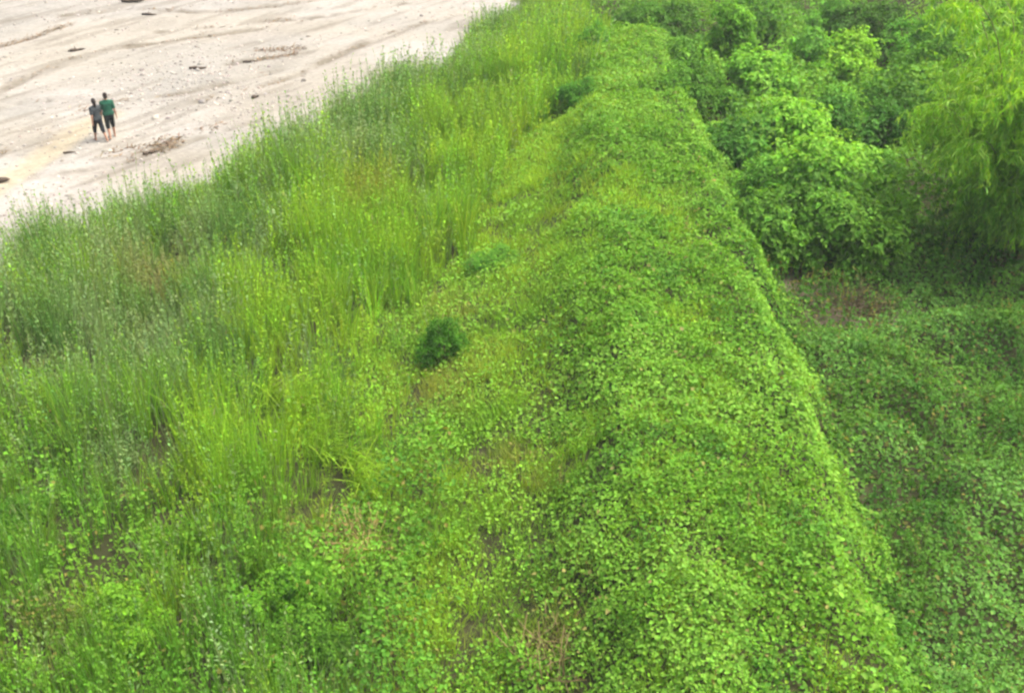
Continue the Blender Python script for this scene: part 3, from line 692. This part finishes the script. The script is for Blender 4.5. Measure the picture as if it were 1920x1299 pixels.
M_eye = plain('eye', (.01,.01,.01), (.02,.02,.02), 5, .2, 0)
def cloth(n, c): return plain(n, tuple(v*.8 for v in c), tuple(v*1.15 for v in c), 7, .9, .4, .02)
def person(label, px, py, heading, h, top, bottom, stride, knee_cov, sleeve, arms, hair_len, girth=1.0):
    w = W(px, py, 0); k = h/1.70
    J = {}; g = girth
    for s, f in ((-1, stride), (1, -stride)):                        # local: x right, y forward, z up
        hip = Vector((s*.09, 0, .90)); kn = hip + Vector((s*.01, .44*math.sin(f)+.05*max(0, -f), -.44*math.cos(f)))
        f2 = f - (.16 if f > 0 else .55*abs(f)+.1); an = kn + Vector((0, .42*math.sin(f2), -.42*math.cos(f2)))
        J[s] = (hip, kn, an)
    low = min(J[s][2].z for s in (-1, 1)); dz = .07 - low
    up = lambda v: Vector((v[0], v[1], v[2]+dz))*k
    c = lambda bm, a, b, ra, rb, **q: capsule(bm, up(a), up(b), ra*k, rb*k, **q)
    e = lambda bm, p, r: ellipsoid(bm, up(p), [v*k for v in r])
    body, shirt, pants, hair = (bmesh.new() for _ in range(4))
    def torso(bm, i):
        c(bm, (-.075*g, 0, .93), (.075*g, 0, .95), .115+i, .115+i); c(bm, (0, 0, .93), (0, .015, 1.22), .125*g+i, .135*g+i, sx=1.15, sy=.85)
        c(bm, (-.085*g, .01, 1.30), (.085*g, .01, 1.30), .105+i, .105+i); c(bm, (-.135*g, 0, 1.375), (0, 0, 1.41), .052+i, .056+i); c(bm, (.135*g, 0, 1.375), (0, 0, 1.41), .052+i, .056+i)
    torso(body, 0); torso(shirt, .016)
    c(body, (0, 0, 1.38), (0, .02, 1.53), .058, .052)
    e(body, (0, .03, 1.615), (.073, .092, .112)); e(body, (0, .055, 1.555), (.055, .065, .05)); c(body, (0, .115, 1.62), (0, .135, 1.59), .010, .014)
    c(body, (-.022, .118, 1.555), (.022, .118, 1.555), .008, .008)
    for s in (-1, 1): e(body, (s*.076, .02, 1.61), (.012, .022, .032))
    for s in (-1, 1):
        sh = Vector((s*.172*g, 0, 1.37)); a = arms[0 if s < 0 else 1]
        el = sh + Vector((s*.03+a[2]*s, .28*math.sin(a[0]), -.28*math.cos(a[0]))); fa = a[0]+a[1]
        wr = el + Vector((s*.02+a[2]*.5*s, .25*math.sin(fa), -.25*math.cos(fa)))
        c(body, sh, el, .052, .041); c(body, el, wr, .042, .027)
        c(shirt, sh, sh.lerp(el, sleeve), .070, .060)
        d = (wr-el).normalized(); fw = Vector((0, 1, 0)); fw = (fw - d*fw.dot(d)).normalized(); sd = d.cross(fw)
        pm = wr + d*.055; c(body, wr+d*.02-fw*.018, pm+d*.03-fw*.022, .022, .020); c(body, wr+d*.02+fw*.018, pm+d*.03+fw*.022, .022, .020)
        for i, ln in enumerate((.060, .074, .080, .070)):            # four fingers, slightly curled, then the thumb
            b0 = pm + d*.035 + fw*(-.034+.0225*i); b1 = b0 + d*ln*.55 + sd*s*(-.006); b2 = b1 + d*ln*.4 - sd*s*.02
            c(body, b0, b1, .0105, .0095); c(body, b1, b2, .0095, .008)
        t0 = wr + d*.03 + fw*.03; t1 = t0 + d*.032 + fw*.026; c(body, t0, t1, .013, .011); c(body, t1, t1+d*.03+fw*.006, .011, .009)
        hip, kn, an = J[s]
        c(body, hip, kn, .082, .054); c(body, kn, kn.lerp(an, .35), .052, .054); c(body, kn.lerp(an, .35), an, .054, .036)
        toe = an + Vector((s*.015, .17, -.045 if J[s][2].z == low else -.05)); c(body, an+Vector((0, -.03, -.03)), toe, .038, .028); c(body, an+Vector((0,-.03,-.035)), an, .036, .036)
        c(pants, (s*.06*g, 0, .89), hip, .122, .115); t = min(knee_cov, 1.0); c(pants, hip, hip.lerp(kn, t), .106, .085 if t > .6 else .1)
        if knee_cov > 1: c(pants, kn, kn.lerp(an, knee_cov-1), .078, .068)
    c(pants, (-.06*g, 0, .885), (.06*g, 0, .885), .127, .127)
    e(hair, (0, .012, 1.645), (.086, .098, .098)); e(hair, (0, -.03, 1.60), (.080, .068, .10))
    if hair_len: c(hair, (0, -.055, 1.60), (0, -.075, 1.60-hair_len), .06, .045)
    o = remeshed('person', body, .0105*k, M_skin, None, 1)
    remeshed('shirt', shirt, .014, top, o); remeshed('trousers', pants, .014, bottom, o); hr = remeshed('hair', hair, .014, M_hair, o, 1)
    for v in [v for v in hr.data.vertices if v.co.y > .085*k and v.co.z < (1.66+dz)*k]: v.co.y = .06*k   # keep the face clear
    for s in (-1, 1):
        b = bmesh.new(); e(b, (s*.03, .112, 1.625), (.012, .008, .008)); me = bpy.data.meshes.new('eye'); b.to_mesh(me); b.free(); link('eye', me, M_eye, o)
    o.location = (w[0], w[1], float(sand_z(np.array(w[0]), np.array(w[1])))-.005); o.rotation_euler.z = heading
    return tag(o, label, 'person')
M_grey = cloth('grey_cotton', (.045,.056,.06)); M_green = cloth('green_cotton', (.018,.10,.06)); M_navy = cloth('dark_denim', (.012,.017,.022)); M_black = cloth('black_cotton', (.010,.016,.015))
person('person in a grey top and dark cropped trousers walking barefoot on the sand', 189, 262, math.radians(44), 1.53, M_grey, M_navy, .34, 1.25, .75, ((-.22, .2, .0), (.24, .3, .0)), .16)
person('person in a green shirt and black shorts walking barefoot on the sand', 211, 256, math.radians(24), 1.60, M_green, M_black, -.22, 1.15, .8, ((.15, .25, .0), (-.15, .3, .02)), .0, 1.1)

# ------------------------------------------------------------------ thin summer haze
bm = bmesh.new(); bmesh.ops.create_cube(bm, size=1, matrix=Matrix.Translation((0, 1100, 6.6)) @ Matrix.Diagonal((3100, 2900, 16.0, 1)))
me = bpy.data.meshes.new('haze'); bm.to_mesh(me); bm.free()
mh = bpy.data.materials.new('haze'); mh.use_nodes = True; mh.node_tree.nodes.clear()
ho = mh.node_tree.nodes.new('ShaderNodeOutputMaterial'); pv = mh.node_tree.nodes.new('ShaderNodeVolumePrincipled')
pv.inputs['Color'].default_value = (.9, .93, .95, 1); pv.inputs['Density'].default_value = .0006
mh.node_tree.links.new(pv.outputs[0], ho.inputs['Volume'])
tag(link('haze', me, mh), kind='stuff')
